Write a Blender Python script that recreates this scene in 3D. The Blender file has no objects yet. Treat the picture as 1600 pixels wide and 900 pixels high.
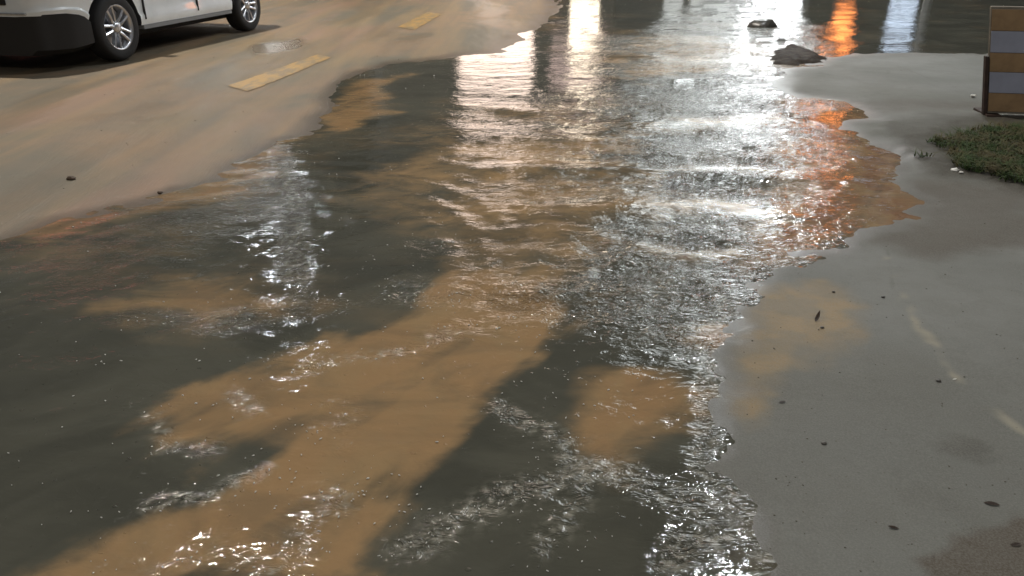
import bpy, bmesh, math, random
import numpy as np
from mathutils import Vector, Matrix
R = math.radians
rnd = random.Random(7)
scene = bpy.context.scene
COL = scene.collection

# ------------------------------------------------------------------ camera
CAM_H, PITCH, FPX = 1.25, R(25.0), 1200.0
cam_d = bpy.data.cameras.new("camera"); cam = bpy.data.objects.new("camera", cam_d); COL.objects.link(cam)
cam.location = (0, 0, CAM_H); cam.rotation_euler = (R(90) - PITCH, 0, 0)
cam_d.sensor_width = 36; cam_d.lens = 36 * FPX / 1600.0
cam_d.clip_start = 0.05; cam_d.clip_end = 2000
scene.camera = cam
# ------------------------------------------------------------------ world: overcast night glow
world = bpy.data.worlds.new("World"); scene.world = world; world.use_nodes = True
wn = world.node_tree.nodes; wl = world.node_tree.links
wn["Background"].inputs[0].default_value = (0.95, 0.98, 1.0, 1); wn["Background"].inputs[1].default_value = 0.085
scene.view_settings.view_transform = 'Standard'; scene.view_settings.look = 'None'
scene.view_settings.exposure = 0.05; scene.view_settings.gamma = 1.0; scene.view_settings.use_curve_mapping = False
scene.cycles.max_bounces = 5; scene.cycles.glossy_bounces = 3; scene.cycles.diffuse_bounces = 2
scene.cycles.sample_clamp_indirect = 6.0; scene.cycles.use_denoising = True
scene.cycles.caustics_reflective = False; scene.cycles.caustics_refractive = False

def P(px, py, z=0.0):
    """ground point seen at a point of the photograph (used to trace outlines on the ground)"""
    xc = (px - 800) / FPX; yc = (450 - py) / FPX
    fw = math.cos(PITCH) + yc * math.sin(PITCH); v = -math.sin(PITCH) + yc * math.cos(PITCH)
    t = (CAM_H - z) / -v
    return (xc * t, fw * t)

# ------------------------------------------------------------------ noise / masks in numpy
def _h(ix, iy, s):
    n = (ix.astype(np.int64) * 374761393 + iy.astype(np.int64) * 668265263 + s * 974634777) & 0x7fffffff
    n = ((n ^ (n >> 13)) * 1274126177) & 0x7fffffff
    n = n ^ (n >> 16)
    return (n & 0xffff) / 65535.0 * 2 * np.pi
def perlin(x, y, s=0):
    ix = np.floor(x); iy = np.floor(y); fx = x - ix; fy = y - iy
    u = fx * fx * fx * (fx * (fx * 6 - 15) + 10); v = fy * fy * fy * (fy * (fy * 6 - 15) + 10)
    def g(dx, dy):
        a = _h(ix + dx, iy + dy, s); return np.cos(a) * (fx - dx) + np.sin(a) * (fy - dy)
    return ((g(0, 0) * (1 - u) + g(1, 0) * u) * (1 - v) + (g(0, 1) * (1 - u) + g(1, 1) * u) * v) * 1.5
def fbm(x, y, o=3, s=0):
    r = 0; a = 1.0; f = 1.0
    for k in range(o): r = r + a * perlin(x * f, y * f, s + k * 17); a *= .5; f *= 2.03
    return r
def sdf(pts, x, y):
    """signed distance to a closed outline, positive outside"""
    n = len(pts); d2 = np.full(x.shape, 1e9); ins = np.zeros(x.shape, bool)
    for i in range(n):
        ax, ay = pts[i]; bx, by = pts[(i + 1) % n]
        ex, ey = bx - ax, by - ay; L = ex * ex + ey * ey + 1e-12
        t = np.clip(((x - ax) * ex + (y - ay) * ey) / L, 0, 1)
        d2 = np.minimum(d2, (x - ax - t * ex) ** 2 + (y - ay - t * ey) ** 2)
        if ay != by:
            c = ((ay > y) != (by > y)) & (x < (bx - ax) * (y - ay) / (by - ay) + ax); ins ^= c
    d = np.sqrt(d2); return np.where(ins, -d, d)
def line_d(pts, x, y):
    d2 = np.full(x.shape, 1e9)
    for i in range(len(pts) - 1):
        ax, ay = pts[i]; bx, by = pts[i + 1]; ex, ey = bx - ax, by - ay
        t = np.clip(((x - ax) * ex + (y - ay) * ey) / (ex * ex + ey * ey), 0, 1)
        d2 = np.minimum(d2, (x - ax - t * ex) ** 2 + (y - ay - t * ey) ** 2)
    return np.sqrt(d2)
def smooth(a, b, v):
    t = np.clip((v - a) / (b - a), 0, 1); return t * t * (3 - 2 * t)
def px(*l): return [P(*p) for p in l]

# ------------------------------------------------------------------ outlines traced on the ground
SHORE = ([(-3.4, 0.0)] + px((-900, 560), (-300, 420), (0, 378), (100, 348), (180, 331), (260, 312), (330, 288), (400, 247), (440, 224), (490, 207),
    (520, 178), (524, 140), (560, 116), (620, 99), (700, 92), (716, 88), (790, 80), (815, 58), (850, 40), (880, 12)) +
    [(0.9, 18.5), (-0.8, 21.5), (20, 21.5), (20, 10.5)] + px((1640, 88), (1540, 83), (1440, 82), (1330, 83), (1292, 92), (1240, 104), (1222, 112), (1214, 128),
    (1226, 142), (1262, 154), (1300, 160), (1346, 172), (1354, 183), (1320, 192), (1310, 206), (1345, 218), (1395, 230), (1424, 243), (1406, 262),
    (1382, 283), (1400, 300), (1420, 316), (1400, 345), (1340, 362), (1292, 386), (1215, 405), (1186, 428), (1160, 452), (1146, 480), (1150, 508), (1128, 540),
    (1112, 570), (1122, 610), (1110, 650), (1116, 695), (1080, 722), (1102, 742), (1150, 770), (1180, 805), (1200, 850), (1210, 900)) + [(0.36, 0.9), (0.5, 0.0)])
MOUND = px((1203, 88), (1222, 76), (1240, 71), (1262, 78), (1288, 90), (1282, 97), (1245, 102), (1215, 100))
MUDS = [  # outline, softness (m), strength, redness
 (px((-80, 960), (20, 885), (150, 832), (290, 800), (400, 735), (440, 700), (380, 690), (300, 735), (225, 705), (228, 640), (300, 600), (420, 578), (480, 545), (540, 515), (640, 478), (690, 440), (760, 430), (850, 420), (880, 470), (860, 520), (780, 590), (745, 640), (680, 700), (622, 768), (640, 800), (595, 850), (560, 920)), .07, 1.0, .25),
 (px((900, 650), (925, 600), (960, 575), (1050, 582), (1095, 612), (1080, 680), (1000, 705), (950, 735), (905, 680)), .075, .95, .35),
 (px((190, 480), (260, 448), (400, 438), (440, 482), (400, 500), (250, 507)), .16, .75, .3),
 (px((505, 200), (528, 150), (560, 128), (630, 118), (600, 138), (606, 176), (570, 184), (530, 206)), .10, 1.0, .35),
 (px((640, 290), (700, 225), (950, 215), (975, 270), (960, 320), (880, 350), (870, 420), (780, 430), (800, 350), (680, 330)), .45, .75, .05),
 (px((1240, 150), (1330, 165), (1440, 235), (1440, 340), (1330, 370), (1200, 412), (1225, 330), (1245, 240)), .20, 1.0, .9),
 (px((1060, 512), (1100, 500), (1148, 502), (1128, 545), (1085, 540)), .08, .9, .7),
 (px((330, 300), (380, 245), (450, 215), (430, 270), (360, 305)), .25, .7, .3),
 (px((960, 95), (1010, 60), (1180, 70), (1170, 110), (1000, 120)), .5, .6, .0),
 (px((700, 160), (940, 165), (940, 205), (720, 205)), .4, .35, .1),
 (px((1190, 80), (1290, 80), (1290, 100), (1210, 106)), .12, .8, .4),
 (px((560, -20), (880, -20), (820, 60), (700, 84), (500, 90)), .6, .8, .3),
 (px((-60, 372), (100, 338), (260, 306), (400, 242), (430, 262), (300, 320), (120, 362), (-60, 392)), .12, .8, .55),
]
CHOPS = [  # line, half width (m), strength
 (px((640, 850), (720, 810), (800, 775), (870, 750), (935, 735)), .045, 1.0),
 (px((780, 640), (830, 665), (892, 690), (885, 720), (930, 738)), .04, .9),
 (px((440, 890), (470, 830), (520, 785)), .04, .7),
 (px((220, 900), (330, 860), (430, 880)), .03, .25),
 (px((930, 738), (900, 790), (840, 860)), .03, .7),
 (px((960, 740), (1060, 770), (1110, 810)), .05, .8),
 (px((1050, 880), (1080, 850), (1130, 840)), .04, 1.0),
 (px((240, 790), (330, 775), (400, 740)), .03, .8),
 (px((240, 650), (265, 700), (330, 700)), .03, .6),
 (px((360, 620), (400, 640)), .04, .6),
 (px((480, 575), (560, 560), (620, 550)), .04, .7),
 (px((200, 492), (330, 502), (430, 492), (520, 480)), .07, .8),
 (px((640, 455), (760, 470), (880, 455), (980, 440)), .12, 1.0),
 (px((690, 520), (780, 500), (860, 490)), .09, .7),
 (px((650, 375), (740, 400), (870, 400)), .14, .6),
 (px((980, 450), (1010, 500), (1090, 535)), .10, 1.0),
 (px((960, 480), (1100, 440), (1180, 400)), .18, 1.0),
 (px((1140, 470), (1130, 540), (1100, 600), (1105, 700), (1090, 725)), .033, .7),
 (px((1085, 728), (1140, 770), (1185, 820), (1200, 890)), .033, .7),
 (px((438, 232), (452, 300), (472, 470)), .05, .5),
 (px((180, 400), (230, 370), (330, 340), (420, 300)), .28, .30),
 (px((150, 150 + 300), (210, 400)), .12, .2),
 (px((1180, 405), (1300, 375)), .07, .9),
]
def split_x(y): return 0.1 + 0.15 * y

def shore_field(x, y):
    w = .035 * (1 + .25 * y)
    xw = x + w * fbm(x * 2.2, y * 2.2, 4, 3) ; yw = y + w * fbm(x * 2.2, y * 2.2, 4, 9)
    return sdf(SHORE, xw, yw)
def terrain_h(x, y, s=None):
    if s is None: s = shore_field(x, y)
    out = .016 * (1 - np.exp(-np.maximum(s, 0) / .6)); inn = -.045 * (1 - np.exp(np.minimum(s, 0) / .9))
    h = np.where(s > 0, out, inn)
    k = np.clip(np.abs(s) / .15, 0, 1)
    return h + k * .003 * fbm(x * .8, y * .8, 3, 21) + .0008 * fbm(x * 7, y * 7, 4, 31)
def height_at(x, y):
    return float(terrain_h(np.array([x]), np.array([y]))[0])

# ------------------------------------------------------------------ object helpers
def tag(o, label=None, cat=None, group=None, kind=None):
    if label: o['label'] = label
    if cat: o['category'] = cat
    if group: o['group'] = group
    if kind: o['kind'] = kind
    return o
def empty(name, loc=(0, 0, 0), rz=0.0, **k):
    o = bpy.data.objects.new(name, None); COL.objects.link(o); o.location = loc; o.rotation_euler = (0, 0, rz); o.empty_display_size = .1
    return tag(o, **k)
def link(name, me, m, parent=None, smooth_=False, **k):
    o = bpy.data.objects.new(name, me); COL.objects.link(o)
    if m and not me.materials: me.materials.append(m)
    if smooth_: me.polygons.foreach_set('use_smooth', [True] * len(me.polygons))
    if parent: o.parent = parent
    return tag(o, **k)
def from_bm(name, bm, m, parent=None, smooth_=False, **k):
    me = bpy.data.meshes.new(name); bmesh.ops.recalc_face_normals(bm, faces=bm.faces); bm.to_mesh(me); bm.free()
    return link(name, me, m, parent, smooth_, **k)
def add_box(bm, x0, x1, y0, y1, z0, z1, bev=0.0, mat=None):
    r = bmesh.ops.create_cube(bm, size=1.0)
    vs = r['verts']
    for v in vs: v.co = Vector(((x0 + x1) / 2 + v.co.x * (x1 - x0), (y0 + y1) / 2 + v.co.y * (y1 - y0), (z0 + z1) / 2 + v.co.z * (z1 - z0)))
    if bev:
        es = list({e for v in vs for e in v.link_edges}); bmesh.ops.bevel(bm, geom=es, offset=bev, segments=2, affect='EDGES', profile=.5)
    if mat is not None: bmesh.ops.transform(bm, matrix=mat, verts=bm.verts)
def box(name, x0, x1, y0, y1, z0, z1, m, parent=None, bev=0.0, **k):
    bm = bmesh.new(); add_box(bm, x0, x1, y0, y1, z0, z1, bev); return from_bm(name, bm, m, parent, **k)
def lathe(bm, prof, n=40, axis='x'):
    rings = []
    for a, r in prof:
        ring = []
        for i in range(n):
            t = 2 * math.pi * i / n; c, s = r * math.cos(t), r * math.sin(t)
            ring.append(bm.verts.new((a, c, s) if axis == 'x' else (c, s, a)))
        rings.append(ring)
    for A, B in zip(rings, rings[1:]):
        for i in range(n): bm.faces.new((A[i], A[(i + 1) % n], B[(i + 1) % n], B[i]))
    return rings
def tube(bm, pts, r0, r1=None, n=10):
    r1 = r0 if r1 is None else r1; rings = []
    for i, p in enumerate(pts):
        p = Vector(p); d = (Vector(pts[min(i + 1, len(pts) - 1)]) - Vector(pts[max(i - 1, 0)])).normalized()
        a = d.orthogonal().normalized(); b = d.cross(a); r = r0 + (r1 - r0) * i / (len(pts) - 1)
        rings.append([bm.verts.new(p + r * (math.cos(2 * math.pi * k / n) * a + math.sin(2 * math.pi * k / n) * b)) for k in range(n)])
    for A, B in zip(rings, rings[1:]):
        for i in range(n): bm.faces.new((A[i], A[(i + 1) % n], B[(i + 1) % n], B[i]))
    bm.faces.new(rings[0]); bm.faces.new(rings[-1])

# ------------------------------------------------------------------ materials
class NT:
    def __init__(s, name):
        s.m = bpy.data.materials.new(name); s.m.use_nodes = True; s.t = s.m.node_tree; s.b = s.t.nodes['Principled BSDF']
        s.co = s.t.nodes.new('ShaderNodeTexCoord').outputs['Object']
    def n(s, ty, **k):
        n = s.t.nodes.new(ty)
        for a, b in k.items(): setattr(n, a, b)
        return n
    def put(s, sock, v):
        if hasattr(v, 'links'): s.t.links.new(v, sock)
        elif isinstance(v, (tuple, list)) and sock.type == 'RGBA' and len(v) == 3: sock.default_value = (*v, 1)
        else: sock.default_value = v
    def math(s, op, a, b=0.0, clamp=False):
        n = s.n('ShaderNodeMath', operation=op, use_clamp=clamp); s.put(n.inputs[0], a); s.put(n.inputs[1], b); return n.outputs[0]
    def mix(s, f, a, b):
        n = s.n('ShaderNodeMix', data_type='RGBA'); s.put(n.inputs[0], f); s.put(n.inputs[6], a); s.put(n.inputs[7], b); return n.outputs[2]
    def fmix(s, f, a, b):
        n = s.n('ShaderNodeMix', data_type='FLOAT'); s.put(n.inputs[0], f); s.put(n.inputs[2], a); s.put(n.inputs[3], b); return n.outputs[0]
    def mapd(s, sc=(1, 1, 1), rz=0.0, loc=(0, 0, 0)):
        n = s.n('ShaderNodeMapping', vector_type='TEXTURE' if False else 'POINT'); s.t.links.new(s.co, n.inputs[0])
        n.inputs['Rotation'].default_value = (0, 0, rz); n.inputs['Scale'].default_value = sc; n.inputs['Location'].default_value = loc; return n.outputs[0]
    def noise(s, scale, detail=3, rough=.55, vec=None, dist=0.0, ramp=None):
        n = s.n('ShaderNodeTexNoise'); s.t.links.new(vec or s.co, n.inputs['Vector'])
        n.inputs['Scale'].default_value = scale; n.inputs['Detail'].default_value = detail; n.inputs['Roughness'].default_value = rough; n.inputs['Distortion'].default_value = dist
        return s.ramp(n.outputs[0], *ramp) if ramp else n.outputs[0]
    def ramp(s, v, a, b, c0=0.0, c1=1.0):
        n = s.n('ShaderNodeMapRange', interpolation_type='SMOOTHSTEP'); s.put(n.inputs[0], v)
        for i, q in zip((1, 2, 3, 4), (a, b, c0, c1)): n.inputs[i].default_value = q
        return n.outputs[0]
    def attr(s, name):
        n = s.n('ShaderNodeAttribute', attribute_name=name); return n.outputs['Fac']
    def bump(s, h, dist, strength=1.0, normal=None):
        n = s.n('ShaderNodeBump'); s.put(n.inputs['Height'], h); n.inputs['Distance'].default_value = dist; s.put(n.inputs['Strength'], strength)
        if normal is not None: s.put(n.inputs['Normal'], normal)
        return n.outputs[0]
    def out(s, **k):
        for a, v in k.items(): s.put(s.b.inputs[a.replace('_', ' ')], v)
        return s.m
def plain(name, col, rough=.5, metal=0.0, var=.25, sc=8.0, bump=.0, **k):
    t = NT(name); f = t.noise(sc, 4, .6, ramp=(.3, .7))
    c = t.mix(f, tuple(x * (1 - var) for x in col), tuple(min(1, x * (1 + var)) for x in col))
    a = dict(Base_Color=c, Roughness=rough, Metallic=metal, **k)
    if bump: a['Normal'] = t.bump(t.noise(sc * 6, 4), bump)
    return t.out(**a)
def lit(name, col, strength, var=.3, sc=2.0):
    t = NT(name); f = t.noise(sc, 3, .6, ramp=(.3, .7))
    return t.out(Base_Color=(.3, .3, .3), Roughness=.3, Emission_Color=(*col, 1), Emission_Strength=t.fmix(f, strength * (1 - var), strength * (1 + var)))

ROAD_A = R(11.4)
def mat_road():
    t = NT('muddy_asphalt')
    st = t.mapd((1.9, .16, 1), ROAD_A)            # streaks dragged along the traffic
    st2 = t.mapd((6, .5, 1), ROAD_A)
    n1 = t.noise(1.0, 4, .55, st, .3, (.38, .62)); n2 = t.noise(1.0, 4, .6, st2, .2, (.35, .68)); n3 = t.noise(.55, 4, .6, None, .6, (.40, .62))
    c = t.mix(n1, (.138, .120, .084), (.255, .178, .096))
    c = t.mix(t.math('MULTIPLY', n3, .75), c, (.265, .170, .098))
    c = t.mix(t.math('MULTIPLY', n2, .35), c, (.112, .106, .088))
    pk = t.noise(1.0, 3, .5, t.mapd((1.3, .22, 1), ROAD_A, (3.1, 7.7, 0)), .2, (.56, .70))
    c = t.mix(t.math('MULTIPLY', pk, .6), c, (.29, .175, .12))
    wet = t.attr('wet')
    c = t.mix(wet, c, (.072, .054, .036))
    grain = t.noise(160, 3, .7)
    c = t.mix(t.ramp(grain, .35, .75, .0, .25), c, (.09, .08, .065))
    hgt = t.math('ADD', t.math('MULTIPLY', grain, .25), t.noise(22, 3, .6, st2))
    film = t.noise(1.0, 4, .55, t.mapd((1.1, .28, 1), ROAD_A, (9, 2, 0)), .5, (.45, .63))
    ro = t.fmix(t.attr('film'), t.fmix(film, .62, .44), .17)
    return t.out(Base_Color=c, Roughness=t.fmix(wet, ro, .36), Normal=t.bump(hgt, .0022), Specular_IOR_Level=.5)
def mat_apron():
    t = NT('wet_concrete')
    n1 = t.noise(.9, 4, .55, None, .4, (.35, .68)); n2 = t.noise(3.2, 5, .6, None, .8, (.55, .72)); n3 = t.noise(.5, 3, .5, None, .3, (.4, .62))
    c = t.mix(n1, (.124, .127, .118), (.170, .174, .164))
    c = t.mix(t.math('MULTIPLY', n3, .30), c, (.112, .105, .085))
    c = t.mix(t.math('MULTIPLY', n2, .28), c, (.080, .078, .069))
    c = t.mix(t.attr('sand'), c, (.25, .185, .105))
    c = t.mix(t.attr('brown'), c, (.078, .066, .053))
    c = t.mix(t.attr('pale'), c, (.25, .235, .185))
    c = t.mix(t.attr('dirt'), c, (.040, .034, .025))
    vo = t.n('ShaderNodeTexVoronoi', feature='DISTANCE_TO_EDGE'); t.put(vo.inputs['Vector'], t.mapd((.9, .55, 1), R(20))); vo.inputs['Scale'].default_value = 1.1
    ck = t.math('MULTIPLY', t.ramp(vo.outputs[0], 0.0, .012, 1.0, 0.0), t.noise(1.7, 3, .6, None, .5, (.50, .66))); c = t.mix(t.math('MULTIPLY', ck, .45), c, (.07, .066, .055))
    mo_ = t.noise(9, 5, .7, None, .6, (.42, .66)); c = t.mix(t.math('MULTIPLY', mo_, .22), c, (.105, .102, .088))
    sp = t.noise(70, 2, .5, None, 0, (.70, .76)); c = t.mix(t.math('MULTIPLY', sp, .5), c, (.08, .075, .06))
    wet = t.attr('wet'); c = t.mix(wet, c, (.075, .068, .055))
    g = t.noise(210, 3, .7); c = t.mix(t.ramp(g, .3, .75, 0, .34), c, (.24, .24, .22))
    h = t.math('ADD', t.math('MULTIPLY', g, .35), t.noise(14, 4, .6))
    ro = t.fmix(t.noise(1.3, 4, .6, ramp=(.4, .65)), .80, .62)
    return t.out(Base_Color=c, Specular_IOR_Level=t.fmix(wet, .10, .28), Roughness=t.fmix(wet, ro, .3), Normal=t.bump(h, .0016))
def mat_water():
    t = NT('flood_water')
    mud = t.attr('mud'); red = t.attr('red'); chop = t.attr('chop'); foam_glint = t.attr('foam_glint')
    w = t.noise(1.6, 4, .6, None, .8)
    dark = t.mix(t.ramp(w, .4, .62), (.053, .053, .042), (.074, .073, .057))
    browns = t.mix(red, (.300, .198, .100), (.165, .088, .048))
    browns = t.mix(t.noise(5.5, 5, .6, t.mapd((1, .6, 1), R(30)), .2, (.40, .72)), browns, (.255, .175, .092))
    sw = t.noise(3.2, 6, .62, t.mapd((.55, 1.0, 1), R(-30)), 1.4); sw2 = t.noise(12, 5, .65, t.mapd((.6, 1.0, 1), R(-30)), .8)
    edge = t.math('MULTIPLY', t.math('MULTIPLY', mud, t.math('SUBTRACT', 1.0, mud)), 4.0)
    ms = t.math('ADD', mud, t.math('MULTIPLY', edge, t.math('ADD', t.math('MULTIPLY', t.math('SUBTRACT', sw, .5), 1.8), t.math('MULTIPLY', t.math('SUBTRACT', sw2, .5), .9))), True)
    ms = t.math('MULTIPLY', ms, t.ramp(sw, .34, .60, .70, 1.0))
    c = t.mix(ms, dark, browns)
    c = t.mix(foam_glint, c, (.30, .285, .235))
    v1 = t.mapd((.7, 1.15, 1), R(-6)); v2 = t.mapd((.8, 1.0, 1), R(25))
    f3 = t.noise(7, 3, .5, v1, .8); f1 = t.noise(23, 3, .55, v1, .9); f2 = t.noise(60, 3, .6, v2, .6); f4 = t.noise(48, 2, .5, v2, .3, (.68, .80))
    f1r = t.math('SUBTRACT', 1.0, t.math('MULTIPLY', t.math('ABSOLUTE', t.math('SUBTRACT', f1, .5)), 2.0))
    n = t.bump(f3, .012, t.fmix(chop, .42, .85))
    n = t.bump(t.math('POWER', f1r, 2.0), .0100, t.fmix(chop, .05, 1.0), n)
    n = t.bump(f2, .0048, t.fmix(chop, .06, 1.0), n)
    n = t.bump(f4, .0040, .7, n)
    return t.out(Base_Color=c, Roughness=t.fmix(foam_glint, .03, .35), IOR=1.333, Normal=n)

# ------------------------------------------------------------------ ground meshes
def rows_d(n_near, n_far, d0=.55, d1=16.5, d2=42):
    a = 1 / np.linspace(1 / 1.05, 1 / d1, n_near)
    return np.concatenate([np.linspace(d0, 1.0, 12), a, np.geomspace(d1, d2, n_far + 1)[1:]])
def grid_mesh(name, X, Y, Z, keep=None, attrs=None):
    r, c = X.shape; co = np.stack([X, Y, Z], -1).reshape(-1, 3)
    idx = np.arange(r * c).reshape(r, c)
    q = np.stack([idx[:-1, :-1], idx[:-1, 1:], idx[1:, 1:], idx[1:, :-1]], -1).reshape(-1, 4)
    if keep is not None: q = q[keep.reshape(-1)[q].any(1)]
    used = np.zeros(r * c, bool); used[q] = True; rem = np.cumsum(used) - 1; q = rem[q]; co = co[used]
    me = bpy.data.meshes.new(name); me.vertices.add(len(co)); me.vertices.foreach_set('co', co.astype(np.float32).ravel())
    me.loops.add(q.size); me.loops.foreach_set('vertex_index', q.astype(np.int32).ravel())
    me.polygons.add(len(q)); me.polygons.foreach_set('loop_start', np.arange(0, q.size, 4, dtype=np.int32))
    me.polygons.foreach_set('use_smooth', np.ones(len(q), bool)); me.update(calc_edges=True)
    for k, v in (attrs or {}).items():
        a = me.attributes.new(k, 'FLOAT', 'POINT'); a.data.foreach_set('value', v.reshape(-1)[used].astype(np.float32))
    return me
D = rows_d(430, 40)
def blob(poly, x, y, soft, n=.5, sc=3.0, seed=0):
    e = soft * n * fbm(x * sc, y * sc, 4, 50 + seed)
    return 1 - smooth(-soft, soft, sdf(poly, x, y) + e)
# road (muddy carriageway)
s = np.linspace(0, 1, 420)[None, :]; dd = D[:, None]
X0 = -(1.0 * dd + 2.2); X = X0 + (split_x(dd) - X0) * s; Y = dd + 0 * s
S = shore_field(X, Y)
wet = (1 - smooth(.0, .10 + .025 * Y, S)) * .9
film = np.maximum(blob(px((385, 88), (400, 70), (470, 62), (480, 74), (430, 90)), X, Y, .12, .9, 2, 12), .55 * blob(px((150, 185), (330, 100), (440, 72), (520, 70), (380, 140), (220, 190)), X, Y, .4, .9, 1.5, 13))
link('road', grid_mesh('road', X, Y, terrain_h(X, Y, S), attrs={'wet': wet, 'film': film}), mat_road(), kind='structure')
# pavement apron of wet concrete
s = np.linspace(0, 1, 420)[None, :]; X1 = 1.0 * dd + 2.2; X = split_x(dd) + (X1 - split_x(dd)) * s; Y = dd + 0 * s
S = shore_field(X, Y)
wet = np.maximum((1 - smooth(0, .05 + .03 * Y, S + .03 * fbm(X * 8, Y * 8, 3, 15))) * .75, 0)
sand = .95 * blob(px((1180, 450), (1290, 440), (1340, 480), (1300, 540), (1200, 600), (1160, 640), (1150, 560)), X, Y, .07, 1.3, 4, 1) * (.6 + .4 * smooth(-.3, .3, fbm(X * 5, Y * 7, 4, 19)))
brown = np.clip(1.0 * blob(px((1440, 880), (1480, 850), (1600, 810), (1700, 840), (1700, 960), (1460, 960)), X, Y, .018, 1.2, 9, 2)
    + .85 * blob(px((1350, 290), (1480, 280), (1640, 300), (1640, 380), (1450, 400), (1330, 385), (1230, 405), (1400, 340)), X, Y, .14, .9, 3, 3)
    + .55 * blob(px((1300, 158), (1530, 160), (1560, 170), (1400, 176), (1340, 182)), X, Y, .12, .6, 3, 4), 0, 1)
pale = np.clip(.95 * (1 - smooth(.0, .03, line_d(px((1388, 405), (1412, 470), (1470, 570), (1540, 640), (1610, 690)), X + .02 * fbm(X * 7, Y * 7, 3, 5), Y))) * smooth(-.3, .3, fbm(X * 5, Y * 5, 3, 77)), 0, 1)
dirt = np.clip(1.0 * blob(px((1440, 215), (1540, 185), (1700, 185), (1750, 330), (1560, 300), (1500, 285), (1440, 262)), X, Y, .12, .9, 3, 6)
    + .75 * blob(px((1350, 195), (1460, 180), (1640, 186), (1640, 215), (1420, 250)), X, Y, .15, .9, 3, 8)
    + .42 * blob(px((1470, 690), (1530, 695), (1550, 725), (1480, 720)), X, Y, .05, .9, 8, 7), 0, 1)
Hh = terrain_h(X, Y, S) + .028 * dirt * (.6 + .5 * fbm(X * 6, Y * 6, 3, 61)) * smooth(1350, 1450, 1400 + 0 * X)
link('pavement', grid_mesh('pavement', X, Y, Hh, attrs={'wet': wet, 'sand': sand, 'brown': brown, 'pale': pale, 'dirt': dirt}), mat_apron(), kind='structure')
# open ground to the horizon, below the built sheets
bm = bmesh.new(); bmesh.ops.create_grid(bm, x_segments=8, y_segments=8, size=600)
for v in bm.verts: v.co.z = -.09
from_bm('ground', bm, plain('far_asphalt', (.07, .066, .055), .6, var=.3, sc=.4), kind='structure')

# flood water
DW = rows_d(760, 30, d2=22.5); dd = DW[:, None]; s = np.linspace(-1, 1, 820)[None, :]
X = s * (.86 * dd + 1.0) + .0 * dd; Y = dd + 0 * s
S = shore_field(X, Y)
mud = np.zeros_like(X); red = np.zeros_like(X)
fa = R(57); fu = X * math.cos(fa) + Y * math.sin(fa); fv = -X * math.sin(fa) + Y * math.cos(fa)
flow = fbm(fu * 1.3, fv * 5.5, 4, 900)
wx = X + .10 * fbm(X * 1.6, Y * 1.6, 3, 101) * (.4 + .12 * Y); wy = Y + .10 * fbm(X * 1.6, Y * 1.6, 3, 131) * (.4 + .12 * Y)
for i, (poly, soft, st, rd) in enumerate(MUDS):
    b = st * (1 - smooth(-soft, soft, sdf(poly, wx, wy) + soft * .8 * fbm(X * 4 / (1 + Y * .2), Y * 3, 4, 200 + i) + (soft * 1.1 * flow if Y.size and i == 0 else 0)))
    mud = np.maximum(mud, b); red = np.where(b > .03, np.maximum(red, rd * np.clip(b / st, 0, 1)), red)
mud = mud * (1 - .30 * smooth(.1, .7, flow))
mud = np.clip(mud + .16 * np.clip(fbm(X * .9, Y * .9, 3, 301), 0, 1), 0, 1)
chop = np.zeros_like(X); foam_glint = np.zeros_like(X)
for i, (ln, wd, st) in enumerate(CHOPS):
    dl = line_d(ln, X + wd * .6 * fbm(X / wd * .35, Y / wd * .35, 3, 400 + i), Y + wd * .6 * fbm(X / wd * .35, Y / wd * .35, 3, 450 + i))
    b = st * np.exp(-(dl / wd) ** 2); chop = np.maximum(chop, b); 
    if Y.min() < 5 and wd < .065: foam_glint = np.maximum(foam_glint, .5 * b * smooth(-.2, .6, fbm(X * 34, Y * 34, 4, 500 + i)))
# the rough white-lit stretch and the warm stretch have the most wind and traffic chop
core = blob(px((960, 60), (1180, -10), (1290, 60), (1240, 200), (1290, 330), (1170, 470), (1110, 550), (1010, 510), (970, 330)), X, Y, .5, .6, 1.2, 40)
warm = blob(px((690, 170), (970, 150), (1000, 260), (900, 470), (700, 480), (640, 300)), X, Y, .5, .6, 1.2, 41)
speck = smooth(.35, .75, fbm(X * 3.5, Y * 3.5, 3, 600))
chop = np.clip(np.maximum.reduce([chop, 1.0 * core, (.16 + .22 * smooth(9, 5, Y)) * warm, .14 * speck]), 0, 1) * (.55 + .6 * smooth(-.4, .4, fbm(X * 2.4, Y * 2.4, 3, 620)))
calm = np.clip(blob(px((505, 215), (620, 100), (700, 95), (690, 260), (620, 420), (500, 440)), X, Y, .5, .3, 1, 42), 0, 1)
right = blob(px((1270, -20), (1600, -20), (1600, 80), (1270, 80)), X, Y, .5, .2, 1, 43)
bands = np.zeros_like(X)
for i, (ln, wd) in enumerate(((px((690, 210), (820, 203), (960, 208)), .16), (px((960, 88), (1080, 94), (1170, 92)), .30), (px((970, 200), (1100, 192), (1240, 186)), .20), (px((820, 345), (960, 322), (1100, 318), (1240, 338)), .13),
        (px((640, 358), (760, 364), (880, 356)), .10), (px((700, 262), (850, 255), (960, 262)), .09), (px((1030, 268), (1140, 262), (1240, 270)), .09), (px((1000, 385), (1080, 402), (1150, 395)), .07), (px((960, 50), (1090, 60)), .3), (px((700, 408), (850, 395)), .08))):
    bands = np.maximum(bands, np.exp(-(line_d(ln, X, Y + wd * .5 * fbm(X * 1.5, Y * 1.5, 3, 800 + i)) / wd) ** 2))
chop *= (1 - .80 * bands); mud = np.maximum(mud, .62 * bands * (.6 + .4 * np.clip(fbm(X, Y * 2, 2, 5), -1, 1)))
chop *= (1 - .85 * calm) * (1 - .55 * right)
chop = np.clip(chop, 0, 1)
cx = 1.3 + .08 * Y
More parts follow.
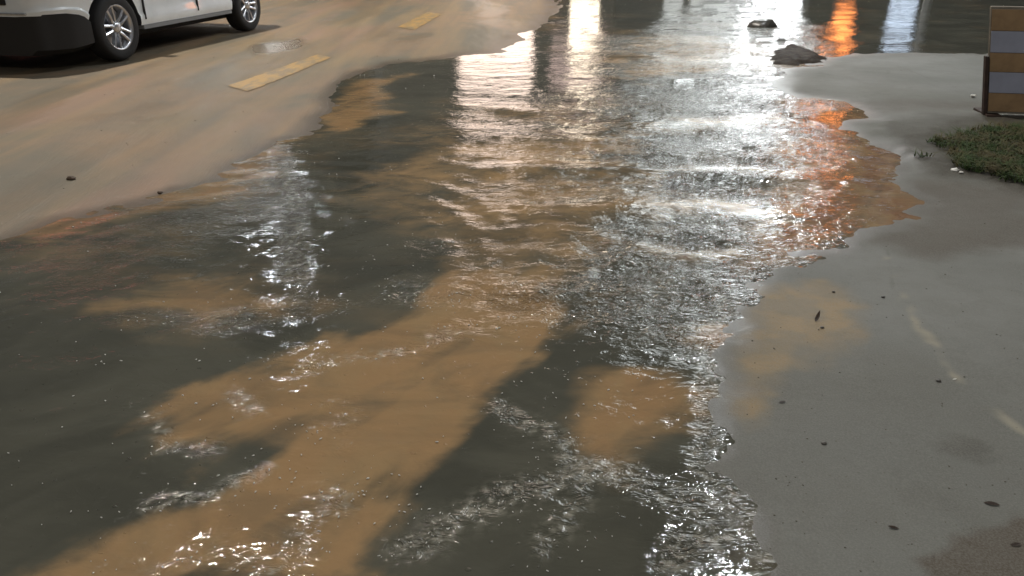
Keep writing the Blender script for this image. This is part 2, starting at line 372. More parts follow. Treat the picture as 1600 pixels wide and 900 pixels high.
wv = Y - .10 * (X - cx) ** 2 / (1 + .03 * Y * Y * .5) + .32 * fbm(X * .55, Y * .8, 3, 700)
env = np.clip(.15 + .75 * core + .85 * warm + .3 * chop + .35 * right, 0, 1.1) * (1 - .5 * bands) * (1 - .7 * calm)
def crest(ph): return np.exp(1.3 * np.sin(ph)) / math.exp(1.3) - .35
near = smooth(9, 2.5, Y)
W = .0190 * env * crest(2 * np.pi * wv / .78) * (1 - .75 * smooth(4, 2, Y)) * (.5 + .6 * smooth(-.3, .5, fbm(X * .7, Y * 1.1, 2, 710)))
W += .0055 * env * crest(2 * np.pi * (wv + .12 * fbm(X * 1.5, Y * 2, 2, 720)) / .31 + 1.0)
W += .0040 * env * fbm(X * 2.2, Y * 5.5, 3, 740)
W += .0030 * core * fbm(X * 4.5, Y * 6.5, 3, 765)
W += .0030 * (.35 + env + .6 * chop) * fbm(X * 6, Y * 9, 3, 760) * (.35 + .65 * smooth(11, 5, Y))
W += .0030 * chop * fbm(X * 16, Y * 20, 2, 780) * smooth(8, 3.5, Y)
W += .0016 * (1 - np.abs(fbm(fu * 1.2, fv * 4.5, 3, 930)) * 2) * smooth(6, 3, Y)
# concentric ripples on the left
rx, ry = P(330, 440); rr = np.hypot((X - rx) * .9, (Y - ry) * .75)
W += .0030 * np.sin(2 * np.pi * rr / .16) * np.exp(-((rr - 1.0) / .5) ** 2) * smooth(0, .3, Y - ry + .3)
W += .005 * bands
W *= .3 + .7 * smooth(0, .25, -S)
link('water', grid_mesh('water', X, Y, W, keep=(S < .12), attrs={'mud': mud, 'red': red, 'chop': chop, 'foam_glint': foam_glint}), mat_water(), kind='structure')

# ------------------------------------------------------------------ yellow lane dashes, lying on the road
t = NT('worn_yellow_paint'); wn_ = t.noise(9, 5, .65, t.mapd((1, .35, 1), ROAD_A), .3, (.40, .62))
yellow = t.out(Base_Color=t.mix(t.math('MULTIPLY', wn_, .9), (.42, .255, .085), (.22, .165, .10)), Roughness=.45)
def dash(c4, label):
    n, m_ = 60, 8; a, b, c, d = [np.array(P(*p)) for p in c4]
    u = np.linspace(0, 1, n)[:, None, None]; v = np.linspace(0, 1, m_)[None, :, None]
    q = (a * (1 - v) + b * v) * (1 - u) + (d * (1 - v) + c * v) * u
    x, y = q[..., 0], q[..., 1]; e = .012 * fbm(x * 9, y * 9, 3, 90)
    me = grid_mesh('lane_dash', x + e, y, terrain_h(x + e, y) + .005)
    return link('lane_dash', me, yellow, label=label, cat='road marking', group='yellow dashes of the lane line')
dash(((356, 137), (388, 146), (518, 92), (496, 88)), 'worn yellow lane dash beside the muddy shore, the nearer and longer one')
dash(((622, 44), (648, 49), (690, 24), (668, 21)), 'faint yellow lane dash, the smaller one farther up the muddy road')

# ------------------------------------------------------------------ street lamps and lit shop fronts (mostly seen mirrored in the water, some added)
metal = plain('galvanised_steel', (.32, .33, .34), .4, .9, var=.15)
darkm = plain('dark_painted_steel', (.03, .03, .032), .4, .0)
def street_lamp(x, y, h, arm, col, power, size, label, glow=40):
    g = height_at(x + arm, y) if abs(x) < 15 and y < 30 else 0
    base = empty('street_lamp', (x + arm, y, g - .05), label=label, cat='street lamp', group='street lamps round the flooded street')
    bm = bmesh.new(); tube(bm, [(0, 0, 0), (0, 0, h * .5), (0, 0, h + .1)], .09, .05, 12); add_box(bm, -.2, .2, -.2, .2, 0, .05, .01); from_bm('pole', bm, metal, base)
    bm = bmesh.new(); tube(bm, [(0, 0, h), (-arm * .5, 0, h + .28), (-arm * .92, 0, h + .2)], .04, .03); from_bm('arm', bm, metal, base)
    hd = box('lamp_head', -arm - .3, -arm + .3, -.14, .14, h + .12, h + .22, darkm, base, .03)
    box('diffuser', -arm - .26, -arm + .26, -.11, .11, h + .095, h + .12, lit('diffuser_glow', col, glow, .1), hd)
    l = bpy.data.lights.new('lamp_light', 'AREA'); l.shape = 'RECTANGLE'; l.size = size; l.size_y = size * .5; l.energy = power; l.color = col
    lo = bpy.data.objects.new('lamp_light', l); COL.objects.link(lo); lo.parent = base; lo.location = (-arm, 0, h + .085)
street_lamp(-6.0, 12.0, 15.5, -2.0, (1.0, .93, .83), 2700, .4, 'street lamp over the white car, glinting as specks on the brown near water')
street_lamp(3.5, 9.2, 8.0, 2.6, (.93, .97, 1.0), 300, .3, 'street lamp whose cold white glints line the concrete edge of the flood')
street_lamp(5.9, 16.5, 6.2, 2.5, (.93, .98, 1.0), 330, .6, 'street lamp mirrored as the broad white sparkling column in the flood', 120)
street_lamp(-5.9, 18.4, 6.4, -2.0, (.9, .95, 1.0), 60, .2, 'street lamp mirrored as the narrow column of white sparkles by the muddy shore', 120)

street_lamp(3.0, -7.0, 8.0, 2.0, (1.0, .97, .92), 620, .4, 'unseen street lamp added behind the viewer to light the barrier face and the car side')  # fill lamp, added out of view to brighten barrier and car
wallm = plain('painted_plaster', (.05, .048, .045), .8, bump=.003)
wallg = plain('grey_render', (.10, .10, .10), .8, bump=.003)
framem = plain('window_frame_paint', (.04, .035, .03), .4)
def shop(x0, x1, y, h, wins, label, wall, z_f=None, fascia=None):
    o = empty('shop_building', ((x0 + x1) / 2, y, -.05), label=label, cat='shop'); cx_ = (x0 + x1) / 2
    # wall built as strips round the openings
    bm = bmesh.new(); xs = sorted({x0, x1} | {w[0] for w in wins} | {w[1] for w in wins})
    for a, b in zip(xs, xs[1:]):
        w = [q for q in wins if q[0] <= a + 1e-6 and q[1] >= b - 1e-6]
        z = 0
        for q in sorted(w, key=lambda q: q[2]):
            if q[2] > z: add_box(bm, a - cx_, b - cx_, 0, .25, z, q[2])
            z = q[3]
        add_box(bm, a - cx_, b - cx_, 0, .25, z, h)
    add_box(bm, x0 - cx_, x1 - cx_, .26, 7, 0, h); from_bm('wall', bm, wall, o)
    box('roof', x0 - cx_ - .2, x1 - cx_ + .2, -.3, 7.2, h + .002, h + .18, darkm, o)
    for a, b, z0, z1, m in wins:
        bm = bmesh.new(); t_ = .05
        add_box(bm, a - cx_, a - cx_ + t_, .02, .12, z0, z1); add_box(bm, b - cx_ - t_, b - cx_, .02, .12, z0, z1)
        add_box(bm, a - cx_ + t_, b - cx_ - t_, .02, .12, z0, z0 + t_); add_box(bm, a - cx_ + t_, b - cx_ - t_, .02, .12, z1 - t_, z1)
        f = from_bm('window', bm, framem, o)
        box('pane', a - cx_ + t_, b - cx_ - t_, .06, .08, z0 + t_, z1 - t_, m, f)
    if fascia:
        a, b, z0, z1, m = fascia; sg = box('sign_board', a - cx_, b - cx_, -.22, -.02, z0, z1, darkm, o, .01); box('sign_face', a - cx_ + .04, b - cx_ - .04, -.245, -.222, z0 + .04, z1 - .04, m, sg)
    return o
whiteC = lit('added_upper_light', (.94, 1.0, 1.0), 9.0, .5, 1.0)  # glow of upper windows added to brighten the lower white reflection
warmA = lit('warm_shop_light', (1.0, .77, .64), 3.4, .25, 1.2); warmB = lit('warm_bulb_light', (1.0, .83, .62), 5, .3); warmC = lit('pink_shop_light', (1.0, .68, .60), 1.5, .4)
whiteA = lit('white_shop_light', (.95, .99, 1.0), 5.0, .2, .8); whiteB = lit('pale_shop_light', (.95, 1.0, .97), .75, .5, 1.5)
shop(-3.6, 2.8, 22.3, 5.2, [(-1.55, .62, .35, 3.0, warmA), (1.55, 2.45, .55, 1.85, warmB), (1.05, 2.62, 1.95, 3.3, warmC)],
     'shop with warm pink-white windows, mirrored as bright rectangles in the flood', wallm)
shop(3.1, 8.9, 24.5, 11.4, [(4.3, 6.3, 5.0, 7.3, whiteC), (6.45, 8.6, 5.0, 7.3, whiteC), (4.6, 6.3, 8.0, 10.6, whiteC), (6.45, 8.3, 8.0, 10.6, whiteC), (4.5, 5.2, .3, 2.9, whiteB), (5.3, 6.7, .3, 2.9, whiteB), (6.8, 8.75, .3, 4.6, whiteA)],
     'tall shop with cold white windows, mirrored as the widest white band in the flood, upper floors added to brighten it', wallg, fascia=(4.7, 6.7, 3.2, 4.2, whiteB))
shop(9.3, 16.5, 26.0, 5.5, [(12.0, 13.0, .8, 1.5, lit('blue_window_light', (.66, .80, 1.0), 2.6)), (12.1, 13.0, 1.7, 2.3, bpy.data.materials['blue_window_light'])],
     'dark shop with a pale blue window, mirrored beyond the concrete', wallm)
shop(-20.5, -6.5, 29.0, 8.2, [(-9.5, -8.2, 2.2, 3.0, whiteA)], 'long dark building, its small white window and red sign added to make glints at the left', wallm, fascia=(-20, -15.5, 6.4, 7.6, lit('added_red_light', (1.0, .22, .18), 1.3, .3)))  # lit window and red sign made up to feed reflections at the left
# orange upright sign on a post
og = empty('light_sign', (9.5, 23.2, -.05), label='upright orange lit sign, mirrored as the wavering orange streak in the flood', cat='sign')
bm = bmesh.new(); tube(bm, [(0, .12, 0), (0, .12, 4.4)], .05, .05); from_bm('pole', bm, darkm, og)
box('case', -.30, .30, -.05, .05, 1.1, 4.3, darkm, og, .02); box('lit_face', -.26, .26, -.07, -.052, 1.15, 4.25, lit('orange_sign_light', (1.0, .27, .05), 5.5, .5, 3), og)

# ------------------------------------------------------------------ the white car
def tf(name, col, rough, coat=0.0, metal=0.0, var=.06):
    return plain(name, col, rough, metal, var, 3.0, Coat_Weight=coat)
paint = tf('white_car_paint', (.80, .85, .88), .28, 1.0); black_pl = tf('black_plastic', (.012, .012, .013), .5)
rubber = tf('tyre_rubber', (.012, .012, .013), .75); alloy = tf('alloy', (.60, .61, .64), .28, 0, .85); glass = tf('dark_car_glass', (.01, .012, .014), .05)
liner = tf('wheel_well_liner', (.035, .036, .042), .8); chrome = tf('bright_trim', (.75, .76, .78), .2, 0, .9)
car_ang = -math.atan2(.52, 2.57); wp = Vector((*P(197, 98), 0)); cr = Matrix.Rotation(car_ang, 4, 'Z')
CW, FA, WB, TR = .90, .86, 2.63, .325
org = wp - (cr @ Vector((CW - .02, FA, 0)))
car = empty('car', (org.x, org.y, .024), car_ang, label='white car driving through the mud at the edge of the flood', cat='car')
def interp(y, tab):
    return float(np.interp(y, [a for a, _ in tab], [b for _, b in tab]))
def section(y):
    w = interp(y, [(0, .60), (.05, .70), (.14, .79), (.28, .855), (.45, .885), (.7, CW), (3.5, CW), (3.9, .88), (4.15, .80), (4.25, .70)])
    zb = interp(y, [(0, .50), (.25, .50), (.42, .47), (.55, .36), (.7, .30), (3.7, .30), (4.0, .42), (4.25, .48)])
    zt = interp(y, [(0, .80), (.1, .88), (.5, .96), (1.2, 1.04), (3.8, 1.06), (4.15, 1.0), (4.25, .9)])
    zs = zt - zb
    return [(0, zb), (w * .80, zb), (w * .955, zb + .004), (w * .965, zb + .03), (w * .972, zb + .095 * zs / .75), (w * .955, zb + .135 * zs / .75), (w * .962, zb + .25 * zs / .75),
            (w * .990, zb + .42 * zs / .75), (w, zb + .47 * zs / .75), (w * .985, zb + .60 * zs / .75), (w * .95, zt - .05), (w * .88, zt - .01), (w * .5, zt + .012), (0, zt + .02)]
ys = list(np.concatenate([np.linspace(0, .6, 13), np.linspace(.7, 3.7, 46), np.linspace(3.78, 4.25, 9)]))
bm = bmesh.new(); rings = []
for y in ys:
    h_ = section(y); full = h_ + [(-x, z) for x, z in reversed(h_[1:-1])]
    rings.append([bm.verts.new((x, y, z)) for x, z in full])
for A, B in zip(rings, rings[1:]):
    n = len(A)
    for i in range(n): bm.faces.new((A[i], A[(i + 1) % n], B[(i + 1) % n], B[i]))
bm.faces.new(rings[0]); bm.faces.new(rings[-1])
bmesh.ops.recalc_face_normals(bm, faces=bm.faces)
body_me = bpy.data.meshes.new('body'); bm.to_mesh(body_me); bm.free()
body = bpy.data.objects.new('body', body_me); COL.objects.link(body)
cuts = []
for cy in (FA, FA + WB):
    for sx in (1, -1):
        bm = bmesh.new(); r_ = lathe(bm, [(.60 * sx, .385), (1.05 * sx, .395)], 56)
        for ring in r_: bm.faces.new(ring)
        bmesh.ops.recalc_face_normals(bm, faces=bm.faces)
        me = bpy.data.meshes.new('cut'); bm.to_mesh(me); bm.free(); me.transform(Matrix.Translation((0, cy, TR)))
        c = bpy.data.objects.new('cut', me); COL.objects.link(c); cuts.append(c)
        md = body.modifiers.new('well', 'BOOLEAN'); md.object = c; md.operation = 'DIFFERENCE'; md.solver = 'EXACT'
dg = bpy.context.evaluated_depsgraph_get(); new = bpy.data.meshes.new_from_object(body.evaluated_get(dg))
bpy.data.objects.remove(body)
for c in cuts: bpy.data.objects.remove(c)
new.materials.clear(); new.materials.append(paint); new.materials.append(liner)
for p_ in new.polygons:
    c = p_.center; inwell = any(math.hypot(c.y - q, c.z - TR) < .392 for q in (FA, FA + WB)) and .59 < abs(c.x) and (abs(p_.normal.x) < .25 or abs(c.x) < .62)
    p_.material_index = 1 if inwell or (p_.normal.z < -.9 and c.z < .5) else 0
body = link('body', new, None, car, True)
try: new.set_sharp_from_angle(angle=R(28))
except Exception: pass
# lower bumper in black plastic, door gaps, trim, plate, lamps
def strip(name, y0, y1, n, fn, m, sides=(1,), parent=car):
    """a solid piece that follows the body: fn(y) gives (x outer, z0, z1, depth)"""
    for sx in sides:
        bm = bmesh.new(); rg = []
        for y in np.linspace(y0, y1, n):
            x, z0, z1, d = fn(y); rg.append([bm.verts.new((sx * x, y, z0)), bm.verts.new((sx * x, y, z1)), bm.verts.new((sx * (x - d), y, z1)), bm.verts.new((sx * (x - d), y, z0))])
        for A, B in zip(rg, rg[1:]):
            for i in range(4): bm.faces.new((A[i], A[(i + 1) % 4], B[(i + 1) % 4], B[i]))
        bm.faces.new(rg[0]); bm.faces.new(rg[-1]); from_bm(name, bm, m, parent)
def wid(y): return section(y)[8][0]
bm = bmesh.new(); rg = []
for y in np.linspace(.02, .50, 9):
    w = wid(y) - .03; z1 = section(y)[0][1] + .015; z0 = .15 + .12 * max(0, y - .3)  # black bumper drawn lower to stand in for the shadow under the car
    rg.append([bm.verts.new(q) for q in ((-w, y, z0 + .05), (-w, y, z1), (w, y, z1), (w, y, z0 + .05), (w - .08, y, z0), (-w + .08, y, z0))])
for A, B in zip(rg, rg[1:]):
    for i in range(6): bm.faces.new((A[i], A[(i + 1) % 6], B[(i + 1) % 6], B[i]))
bm.faces.new(rg[0]); bm.faces.new(rg[-1]); lb = from_bm('lower_bumper', bm, black_pl, car, True); lb.data.set_sharp_from_angle(angle=R(35))
box('bumper_trim', -.60, .60, -.012, .02, .515, .535, chrome, car, .004)
box('grille', -.42, .42, -.02, .03, .60, .78, black_pl, car, .01)
pl = box('licence_plate', -.22, .22, -.035, -.022, .50, .60, tf('plate_white', (.75, .66, .68), .4), car, .004)
box('plate_holder', -.24, .24, -.021, .0, .48, .62, black_pl, pl)
for sx in (-1, 1):
    bm = bmesh.new(); add_box(bm, -.13, .13, -.03, .16, .0, .13, .03); bmesh.ops.transform(bm, matrix=Matrix.Translation((sx * .66, .07, .70)) @ Matrix.Rotation(sx * .5, 4, 'Z'), verts=bm.verts)
    from_bm('headlight', bm, tf('headlight_glass', (.5, .52, .55), .08), car)
for y in (1.32, 2.32, 3.12):
    strip('door_gap', y, y + .008, 2, lambda q: (wid(1.5) * .984, .36, .99, .03), black_pl, (1, -1))
strip('sill_trim', FA + .42, FA + WB - .42, 12, lambda q: (CW * .965, .262, .302, .10), tf('grey_sill', (.20, .21, .22), .5), (1, -1))
box('underbody', -.70, .70, .55, 4.05, .19, .32, tf('underbody_black', (.01, .01, .01), .8), car)
# cabin
prof = [(1.15, 1.05), (1.85, 1.45), (2.3, 1.53), (3.1, 1.52), (3.75, 1.38), (4.12, 1.04)]
bm = bmesh.new(); L_ = [bm.verts.new((-.70 if z > 1.2 else -.84, y, z)) for y, z in prof]; Rr = [bm.verts.new((.70 if z > 1.2 else .84, y, z)) for y, z in prof]
for i in range(len(prof) - 1): bm.faces.new((L_[i], L_[i + 1], Rr[i + 1], Rr[i]))
bm.faces.new(L_); bm.faces.new(Rr); bmesh.ops.recalc_face_normals(bm, faces=bm.faces); bmesh.ops.bevel(bm, geom=list(bm.edges), offset=.03, segments=2, affect='EDGES')
from_bm('cabin', bm, paint, car)
for sx in (-1, 1):
    for nm, q in (('side_window', [(1.45, 1.08), (1.95, 1.42), (2.35, 1.46), (2.35, 1.08)]), ('side_window', [(2.42, 1.08), (2.42, 1.46), (3.1, 1.45), (3.55, 1.30), (3.75, 1.08)])):
        bm = bmesh.new(); X_ = lambda z: sx * (.852 - (z - 1.05) * .30)
        a = [bm.verts.new((X_(z), y, z)) for y, z in q]; b = [bm.verts.new((X_(z) - sx * .02, y, z)) for y, z in q]
        bm.faces.new(a); bm.faces.new(b)
        for i in range(len(a)): bm.faces.new((a[i], a[(i + 1) % len(a)], b[(i + 1) % len(a)], b[i]))
        from_bm(nm, bm, glass, car)
    bm = bmesh.new(); add_box(bm, sx * .90 - .09, sx * .90 + .09, 1.42, 1.52, 1.04, 1.16, .03); from_bm('wing_mirror', bm, paint, car)
bm = bmesh.new()
for (y0, z0), (y1, z1) in (((1.22, 1.11), (1.80, 1.45)),):
    v = [bm.verts.new(q) for q in ((-.72, y0, z0), (.72, y0, z0), (.62, y1, z1), (-.62, y1, z1), (-.72, y0, z0 - .02), (.72, y0, z0 - .02), (.62, y1, z1 - .02), (-.62, y1, z1 - .02))]
    for f in ((0, 1, 2, 3), (7, 6, 5, 4), (0, 4, 5, 1), (1, 5, 6, 2), (2, 6, 7, 3), (3, 7, 4, 0)): bm.faces.new([v[i] for i in f])
from_bm('windscreen', bm, glass, car)
# wheels
bm = bmesh.new(); lathe(bm, [(-.10, .215), (-.105, .24), (-.107, .285), (-.095, .312), (-.07, .323), (0, .326), (.07, .323), (.095, .312), (.107, .285), (.105, .24), (.10, .215)], 56)
tyre_o = from_bm('tyre', bm, rubber, None, True)
bm = bmesh.new(); lathe(bm, [(-.10, .213), (.06, .190), (.085, .200), (.102, .218), (.096, .222), (.08, .215)], 56); lathe(bm, [(.0, .19), (.0, .02)], 40); rim_o = from_bm('rim', bm, alloy, None, True)
bm = bmesh.new()
for s_ in (-1, 1):
    v = []
    for r_, w_, x_ in ((.045, .018, .070), (.11, .013, .082), (.205, .014, .086)):
        off = s_ * (.012 + r_ * .16)
        v.append([bm.verts.new(q) for q in ((x_, off - w_, r_), (x_ + .006, off, r_), (x_, off + w_, r_), (x_ - .04, off + w_, r_), (x_ - .04, off - w_, r_))])
    for A, B in zip(v, v[1:]):
        for i in range(5): bm.faces.new((A[i], A[(i + 1) % 5], B[(i + 1) % 5], B[i]))
    bm.faces.new(v[-1])
spoke_o = from_bm('spoke', bm, alloy, None)
bm = bmesh.new(); lathe(bm, [(.05, .06), (.085, .055), (.092, .03), (.094, .002)], 24); hub_o = from_bm('hub_cap', bm, alloy, None, True)
first = True
for cy in (FA, FA + WB):
    for sx in (1, -1):
        w = bpy.data.objects.new('wheel', tyre_o.data); COL.objects.link(w); w.parent = car; w.location = (sx * (CW - .115), cy, TR); w.rotation_euler = (0, 0, 0 if sx > 0 else math.pi)
        for src in (rim_o, hub_o):
            c = src.copy(); COL.objects.link(c); c.parent = w
        for k in range(5):
            c = spoke_o.copy(); COL.objects.link(c); c.parent = w; c.rotation_euler = (R(72 * k + 21 + (25 if cy > 2 else 0)), 0, 0)
for o in (tyre_o, rim_o, spoke_o, hub_o): bpy.data.objects.remove(o)

# ------------------------------------------------------------------ striped barrier
bx, by = P(1541, 184); bz = height_at(bx, by)
bar = empty('road_barrier', (bx, by, bz), R(-10), label='striped orange-brown and pale blue road barrier standing behind the grass', cat='barrier')
tan = plain('faded_orange_board', (.30, .19, .095), .6, var=.2, sc=5, bump=.002); blu = plain('pale_reflective_band', (.33, .345, .43), .35, var=.08, sc=5); base_m = plain('dirty_grey_board', (.20, .175, .14), .7, var=.3, sc=6)
BH = .755
def shear(bm):
    for v in bm.verts: v.co.x -= .20 * v.co.z
def band(name, z0, z1, m, d):
    bm = bmesh.new(); add_box(bm, .004, 1.246, -d, .0, z0, z1, .002); shear(bm); return from_bm(name, bm, m, bar)
bm = bmesh.new(); add_box(bm, 0, 1.25, 0, .035, .02, BH, .006); shear(bm); from_bm('board', bm, base_m, bar)
for i, (z0, z1) in enumerate(((.035, .165), (.315, .445), (.595, .735))): band('orange_band', z0, z1, tan, .006)
for z0, z1 in ((.168, .312), (.448, .592)): band('reflective_band', z0, z1, blu, .008)
rust = plain('rusty_edge_steel', (.035, .018, .012), .7, var=.4, sc=12)
bm = bmesh.new(); add_box(bm, -.026, -.004, -.01, .035, -.01, .42, .003); shear(bm); from_bm('post', bm, rust, bar)
bm = bmesh.new(); add_box(bm, 1.254, 1.285, -.01, .035, -.01, .42, .003); shear(bm); from_bm('post', bm, rust, bar)
bm = bmesh.new(); add_box(bm, -.02, .08, -.05, .22, -.012, .018, .004); from_bm('foot', bm, rust, bar)

# ------------------------------------------------------------------ grass, stones, litter
def blades(n, area, name, mats, hmin, hmax, label, seed):
    r = random.Random(seed); vs = []; fs = []
    pts = px(*area); xs = [p[0] for p in pts]; ys_ = [p[1] for p in pts]
    cand = np.array([(r.uniform(min(xs), max(xs)), r.uniform(min(ys_), max(ys_))) for _ in range(n)])
    dn = sdf(pts, cand[:, 0], cand[:, 1]) + .16 * fbm(cand[:, 0] * 3, cand[:, 1] * 3, 3, seed) ; cand = cand[dn < 0]; hs = terrain_h(cand[:, 0], cand[:, 1])
    for (x, y), h0 in zip(cand, hs):
        for k in range(r.randint(2, 5)):
            a = r.uniform(0, 6.28); L = r.uniform(hmin, hmax); ln = r.uniform(.8, 2.2); w = r.uniform(.0025, .005)
            dx, dy = math.cos(a), math.sin(a); bx_, by_ = x + r.gauss(0, .012), y + r.gauss(0, .012); i = len(vs)
            for f in (0, .5, 1):
                q = (bx_ + dx * ln * L * f * f, by_ + dy * ln * L * f * f, h0 + .015 + L * (f - .35 * f * f)); ww = w * (1 - f * .85)
                vs += [(q[0] - dy * ww, q[1] + dx * ww, q[2]), (q[0] + dy * ww, q[1] - dx * ww, q[2])]
            fs += [(i, i + 1, i + 3, i + 2), (i + 2, i + 3, i + 5, i + 4)]
    me = bpy.data.meshes.new(name); me.from_pydata(vs, [], fs); return link(name, me, mats, kind='stuff', label=label)
gm = NT('grass_blades'); gmat = gm.out(Base_Color=gm.mix(gm.noise(7, 3, .6, ramp=(.40, .60)), (.034, .060, .017), (.085, .070, .034)), Roughness=.8, Specular_IOR_Level=.15)
blades(4200, ((1450, 262), (1475, 225), (1540, 205), (1640, 205), (1760, 215), (1760, 320), (1600, 292), (1520, 282)), 'grass', gmat, .03, .08, 'muddy green grass on the small verge before the barrier', 5)
# loose soil crumbs and grit
def rock_mesh(name, r, seed, flat=.6, sub=2):
    bm = bmesh.new(); bmesh.ops.create_icosphere(bm, subdivisions=sub, radius=r); q = random.Random(seed); ph = [q.uniform(0, 6) for _ in range(6)]
    for v in bm.verts:
        n_ = v.co.normalized(); k = 1 + .22 * math.sin(3 * n_.x + ph[0]) * math.sin(3.3 * n_.y + ph[1]) + .15 * math.sin(6 * n_.z + ph[2]) + .1 * math.sin(7 * n_.x + 5 * n_.y + ph[3])
        v.co = Vector((n_.x * r * k * 1.3, n_.y * r * k, n_.z * r * k * flat))
    me = bpy.data.meshes.new(name); bm.to_mesh(me); bm.free(); return me
stone_dark = plain('wet_dark_stone', (.05, .045, .038), .35, var=.4, sc=30); litterm = plain('white_plastic_litter', (.65, .64, .60), .5, var=.1, sc=30)
leafm = plain('rotting_leaf', (.055, .032, .018), .5, var=.4, sc=40); brownm = plain('mud_clod', (.07, .042, .024), .6, var=.4, sc=30)
def stone(pp, r, label, m=stone_dark, name='stone', cat='stone', flat=.6, seed=0, group=None):
    x, y = P(*pp); me = rock_mesh(name, r, seed + int(pp[0]), flat); z = height_at(x, y)
    return link(name, me, m, smooth_=True, label=label, cat=cat, group=group) , x, y, z
def put(t_, dz=0.0, rz=0.0):
    o, x, y, z = t_; o.location = (x, y, z + dz); o.rotation_euler = (0, 0, rz)
put(stone((1193, 41), .17, 'dark flat rock standing out of the bright white reflection', flat=.55, seed=3, name='rock', cat='rock'), .035, .3)
put(stone((1222, 63), .05, 'small black stone just behind the muddy mound', flat=.5, seed=4), .03)
put(stone((112, 283), .02, 'brown mud clod alone on the tan muddy road', brownm, 'mud_clod', 'clod', .6, 5), .006)
put(stone((250, 303), .010, 'small dark clod at the shoreline of the grey rippled water', brownm, 'mud_clod', 'clod', .7, 6), .006)
put(stone((1465, 601), .006, 'single black pebble on the bare grey concrete beside the pale crack', flat=.5, seed=7, name='pebble', cat='pebble'), .003)
put(stone((1287, 696), .006, 'tiny dark pebble low on the plain concrete, nearest the flood edge', flat=.6, seed=9, name='pebble', cat='pebble'), .002)
put(stone((1302, 459), .005, 'dark pebble above the upright leaf on the sandy patch', flat=.6, seed=11, name='pebble', cat='pebble'), .003)
put(stone((1379, 468), .005, 'dark pebble just left of the pale crack', flat=.6, seed=12, name='pebble', cat='pebble'), .003)
put(stone((1284, 515), .005, 'dark pebble right beneath the upright leaf', flat=.6, seed=13, name='pebble', cat='pebble'), .003)
cm = np.mean(MOUND, 0); bm = bmesh.new(); gx_ = np.linspace(-.55, .65, 60); gy_ = np.linspace(-.9, .9, 60)
GX, GY = np.meshgrid(gx_ + cm[0], gy_ + cm[1]); sd = -sdf(MOUND, GX, GY) + .05 * fbm(GX * 5, GY * 5, 3, 66)
GZ = -.02 + .055 * smooth(-.12, .14, sd) + .012 * fbm(GX * 12, GY * 7, 3, 67)
mo = link('mud_mound', grid_mesh('mud_mound', GX - cm[0], GY - cm[1], GZ, keep=(sd > -.14)), plain('wet_dark_mud', (.030, .021, .014), .6, var=.4, sc=14, bump=.02, Specular_IOR_Level=.06), label='dark wet mud mound with golden glints between the white reflection and the slab', cat='mud mound')
mo.location = (cm[0], cm[1], 0)
def leaf(pp, L, rz, label, m=leafm, up=.1, name='leaf', cat='leaf'):
    x, y = P(*pp); bm = bmesh.new(); n = 7; A = []
    for i in range(n):
        f = i / (n - 1); w = L * .20 * math.sin(math.pi * min(1, f * .96 + .03)) ** .8; z = up * L * f * f + .001
        A.append([bm.verts.new((L * (f - .5), -w, z + w * .35)), bm.verts.new((L * (f - .5), 0, z)), bm.verts.new((L * (f - .5), w, z + w * .35))])
    for a, b in zip(A, A[1:]):
        for i in range(2): bm.faces.new((a[i], a[i + 1], b[i + 1], b[i]))
    bmesh.ops.solidify(bm, geom=list(bm.faces), thickness=.0012)
    o = from_bm(name, bm, m, None, True, label=label, cat=cat); o.location = (x, y, height_at(x, y)); o.rotation_euler = (0, 0, rz); return o
leaf((1276, 502), .034, .9, 'curled dark leaf standing up on the sandy patch of concrete', up=.9)
leaf((1222, 630), .022, .2, 'flat brown leaf at the lower edge of the sandy patch')
leaf((1395, 828), .024, 2.9, 'flat leaf beside the brown stain at the bottom')
leaf((1548, 793), .034, -.25, 'long dark twig-like leaf near the corner stain', up=.03)
leaf((1585, 857), .024, .1, 'dark leaf inside the brown corner stain')
leaf((1490, 498 + 100), .016, .4, 'little pale leaf next to the pale crack', litterm)
leaf((1265, 68), .12, .8, 'dark leaf beyond the muddy mound at the edge of the wet ground')
def scrap(pp, L, label, seed):
    x, y = P(*pp); r = random.Random(seed); bm = bmesh.new(); bmesh.ops.create_icosphere(bm, subdivisions=2, radius=L / 2)
    for v in bm.verts: v.co = Vector((v.co.x * r.uniform(.7, 1.3), v.co.y * r.uniform(.5, 1.0), v.co.z * r.uniform(.2, .7)))
    o = from_bm('litter', bm, litterm, label=label, cat='litter', group='white scraps of litter'); o.location = (x, y, height_at(x, y) + .015); return o
scrap((1519, 155), .045, 'tiny white scrap on the clean slab left of the barrier', 1)
scrap((1490, 271), .045, 'white scrap on the near edge of the grass verge, the paler larger one', 2)
scrap((1500, 275), .025, 'very small white scrap next to the one on the verge edge', 3)
scrap((1597, 288), .045, 'white scrap at the right end of the grass verge', 4)
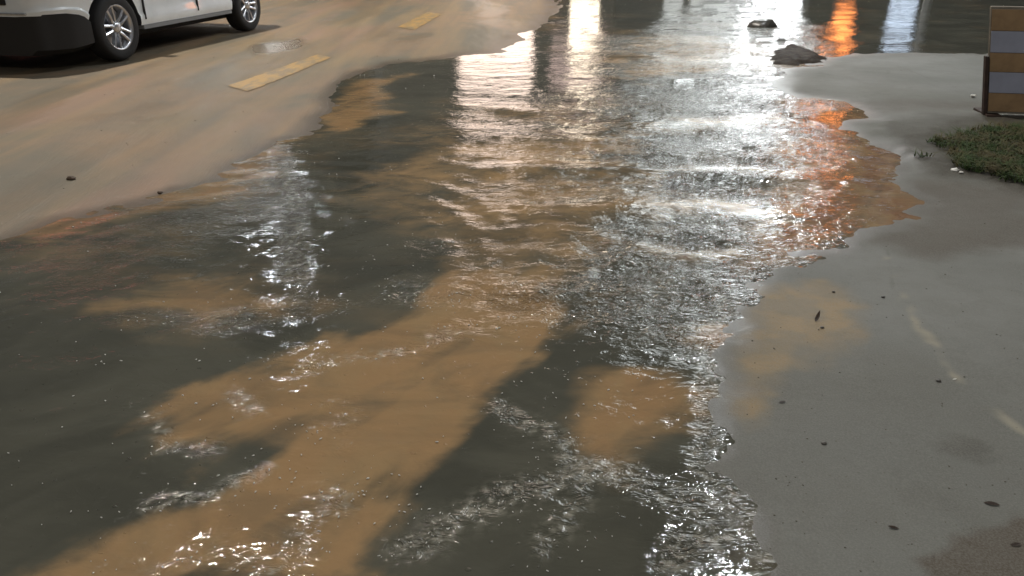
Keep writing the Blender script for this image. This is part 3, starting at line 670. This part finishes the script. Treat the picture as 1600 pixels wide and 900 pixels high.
# white flecks on the broken water, standing in for lamp glints and froth
br = np.random.default_rng(3); NB = 60000
by_ = 1 / br.uniform(1 / 7.5, 1 / 1.15, NB); bx_ = br.uniform(-1, 1, NB) * (.76 * by_ + .1)
w_ = np.full(NB, .004)
for ln, wd, st in CHOPS[:16] + CHOPS[-5:-4]:
    w_ = np.maximum(w_, .20 * st * np.exp(-(line_d(ln, bx_, by_) / (wd * 1.5)) ** 2) * smooth(-.3, .5, fbm(bx_ * 6, by_ * 6, 2, 33)))
w_ = np.maximum(w_, .055 * smooth(.25, .6, fbm(bx_ * 2.2, by_ * 2.2, 3, 39)))
kk = (br.random(NB) < w_); bx_, by_ = bx_[kk], by_[kk]; kk = shore_field(bx_, by_) < -.01; bx_, by_ = bx_[kk], by_[kk]
bt = rock_mesh('fleck', 1.0, 4, .7, 1); bv = np.array([v.co[:] for v in bt.vertices]); bf = np.array([p_.vertices[:] for p_ in bt.polygons])
BV = []; BF = []
for i, (x, y) in enumerate(zip(bx_, by_)):
    q = .0013 * (.7 + .35 * y) * br.uniform(.6, 1.5) ; a = br.uniform(0, 6.28); st_ = br.uniform(1, 2.2)
    c_, q_ = math.cos(a) * q, math.sin(a) * q
    BF.append(bf + len(bv) * i); BV.append(np.stack([(bv[:, 0] * st_ * c_ - bv[:, 1] * q_) + x, (bv[:, 0] * st_ * q_ + bv[:, 1] * c_) + y, bv[:, 2] * q + .002 + q * .3], 1))
me = bpy.data.meshes.new('glint_flecks'); me.from_pydata(np.concatenate(BV).tolist(), [], np.concatenate(BF).tolist())
link('foam_glint', me, plain('fleck_white', (.62, .61, .57), .25, var=.2, sc=40), smooth_=True, kind='stuff', label='tiny white flecks standing in for glints and froth on the near brown and dark water')
# grit: thousands of crumbs, one object
r = random.Random(11); tmpl = rock_mesh('grit', 1.0, 2, .6, 1); tv = np.array([v.co[:] for v in tmpl.vertices]); tfc = np.array([p_.vertices[:] for p_ in tmpl.polygons])
N = 1500; u = np.array([(r.uniform(-1, 1), 1 / r.uniform(1 / 1.1, 1 / 9)) for _ in range(N)]); gx = u[:, 0] * (.8 * u[:, 1] + .3); gy = u[:, 1]
sh = shore_field(gx, gy); k = sh > .03; gx, gy = gx[k], gy[k]; gz = terrain_h(gx, gy); V = []; F = []
for i, (x, y, z) in enumerate(zip(gx, gy, gz)):
    s_ = .0008 * (1 + .35 * y) * r.uniform(.5, 1.5) ** 2; a = r.uniform(0, 6.28); c_, q_ = math.cos(a), math.sin(a)
    F.append(tfc + len(tv) * i); V.append(np.stack([(tv[:, 0] * c_ - tv[:, 1] * q_) * s_ + x, (tv[:, 0] * q_ + tv[:, 1] * c_) * s_ + y, tv[:, 2] * s_ + z + s_ * .2], 1))
me = bpy.data.meshes.new('grit'); me.from_pydata(np.concatenate(V).tolist(), [], np.concatenate(F).tolist()); link('gravel', me, plain('grit_stone', (.085, .075, .058), .7, var=.5, sc=60), kind='stuff', label='fine dark grit scattered over the concrete and the muddy road')
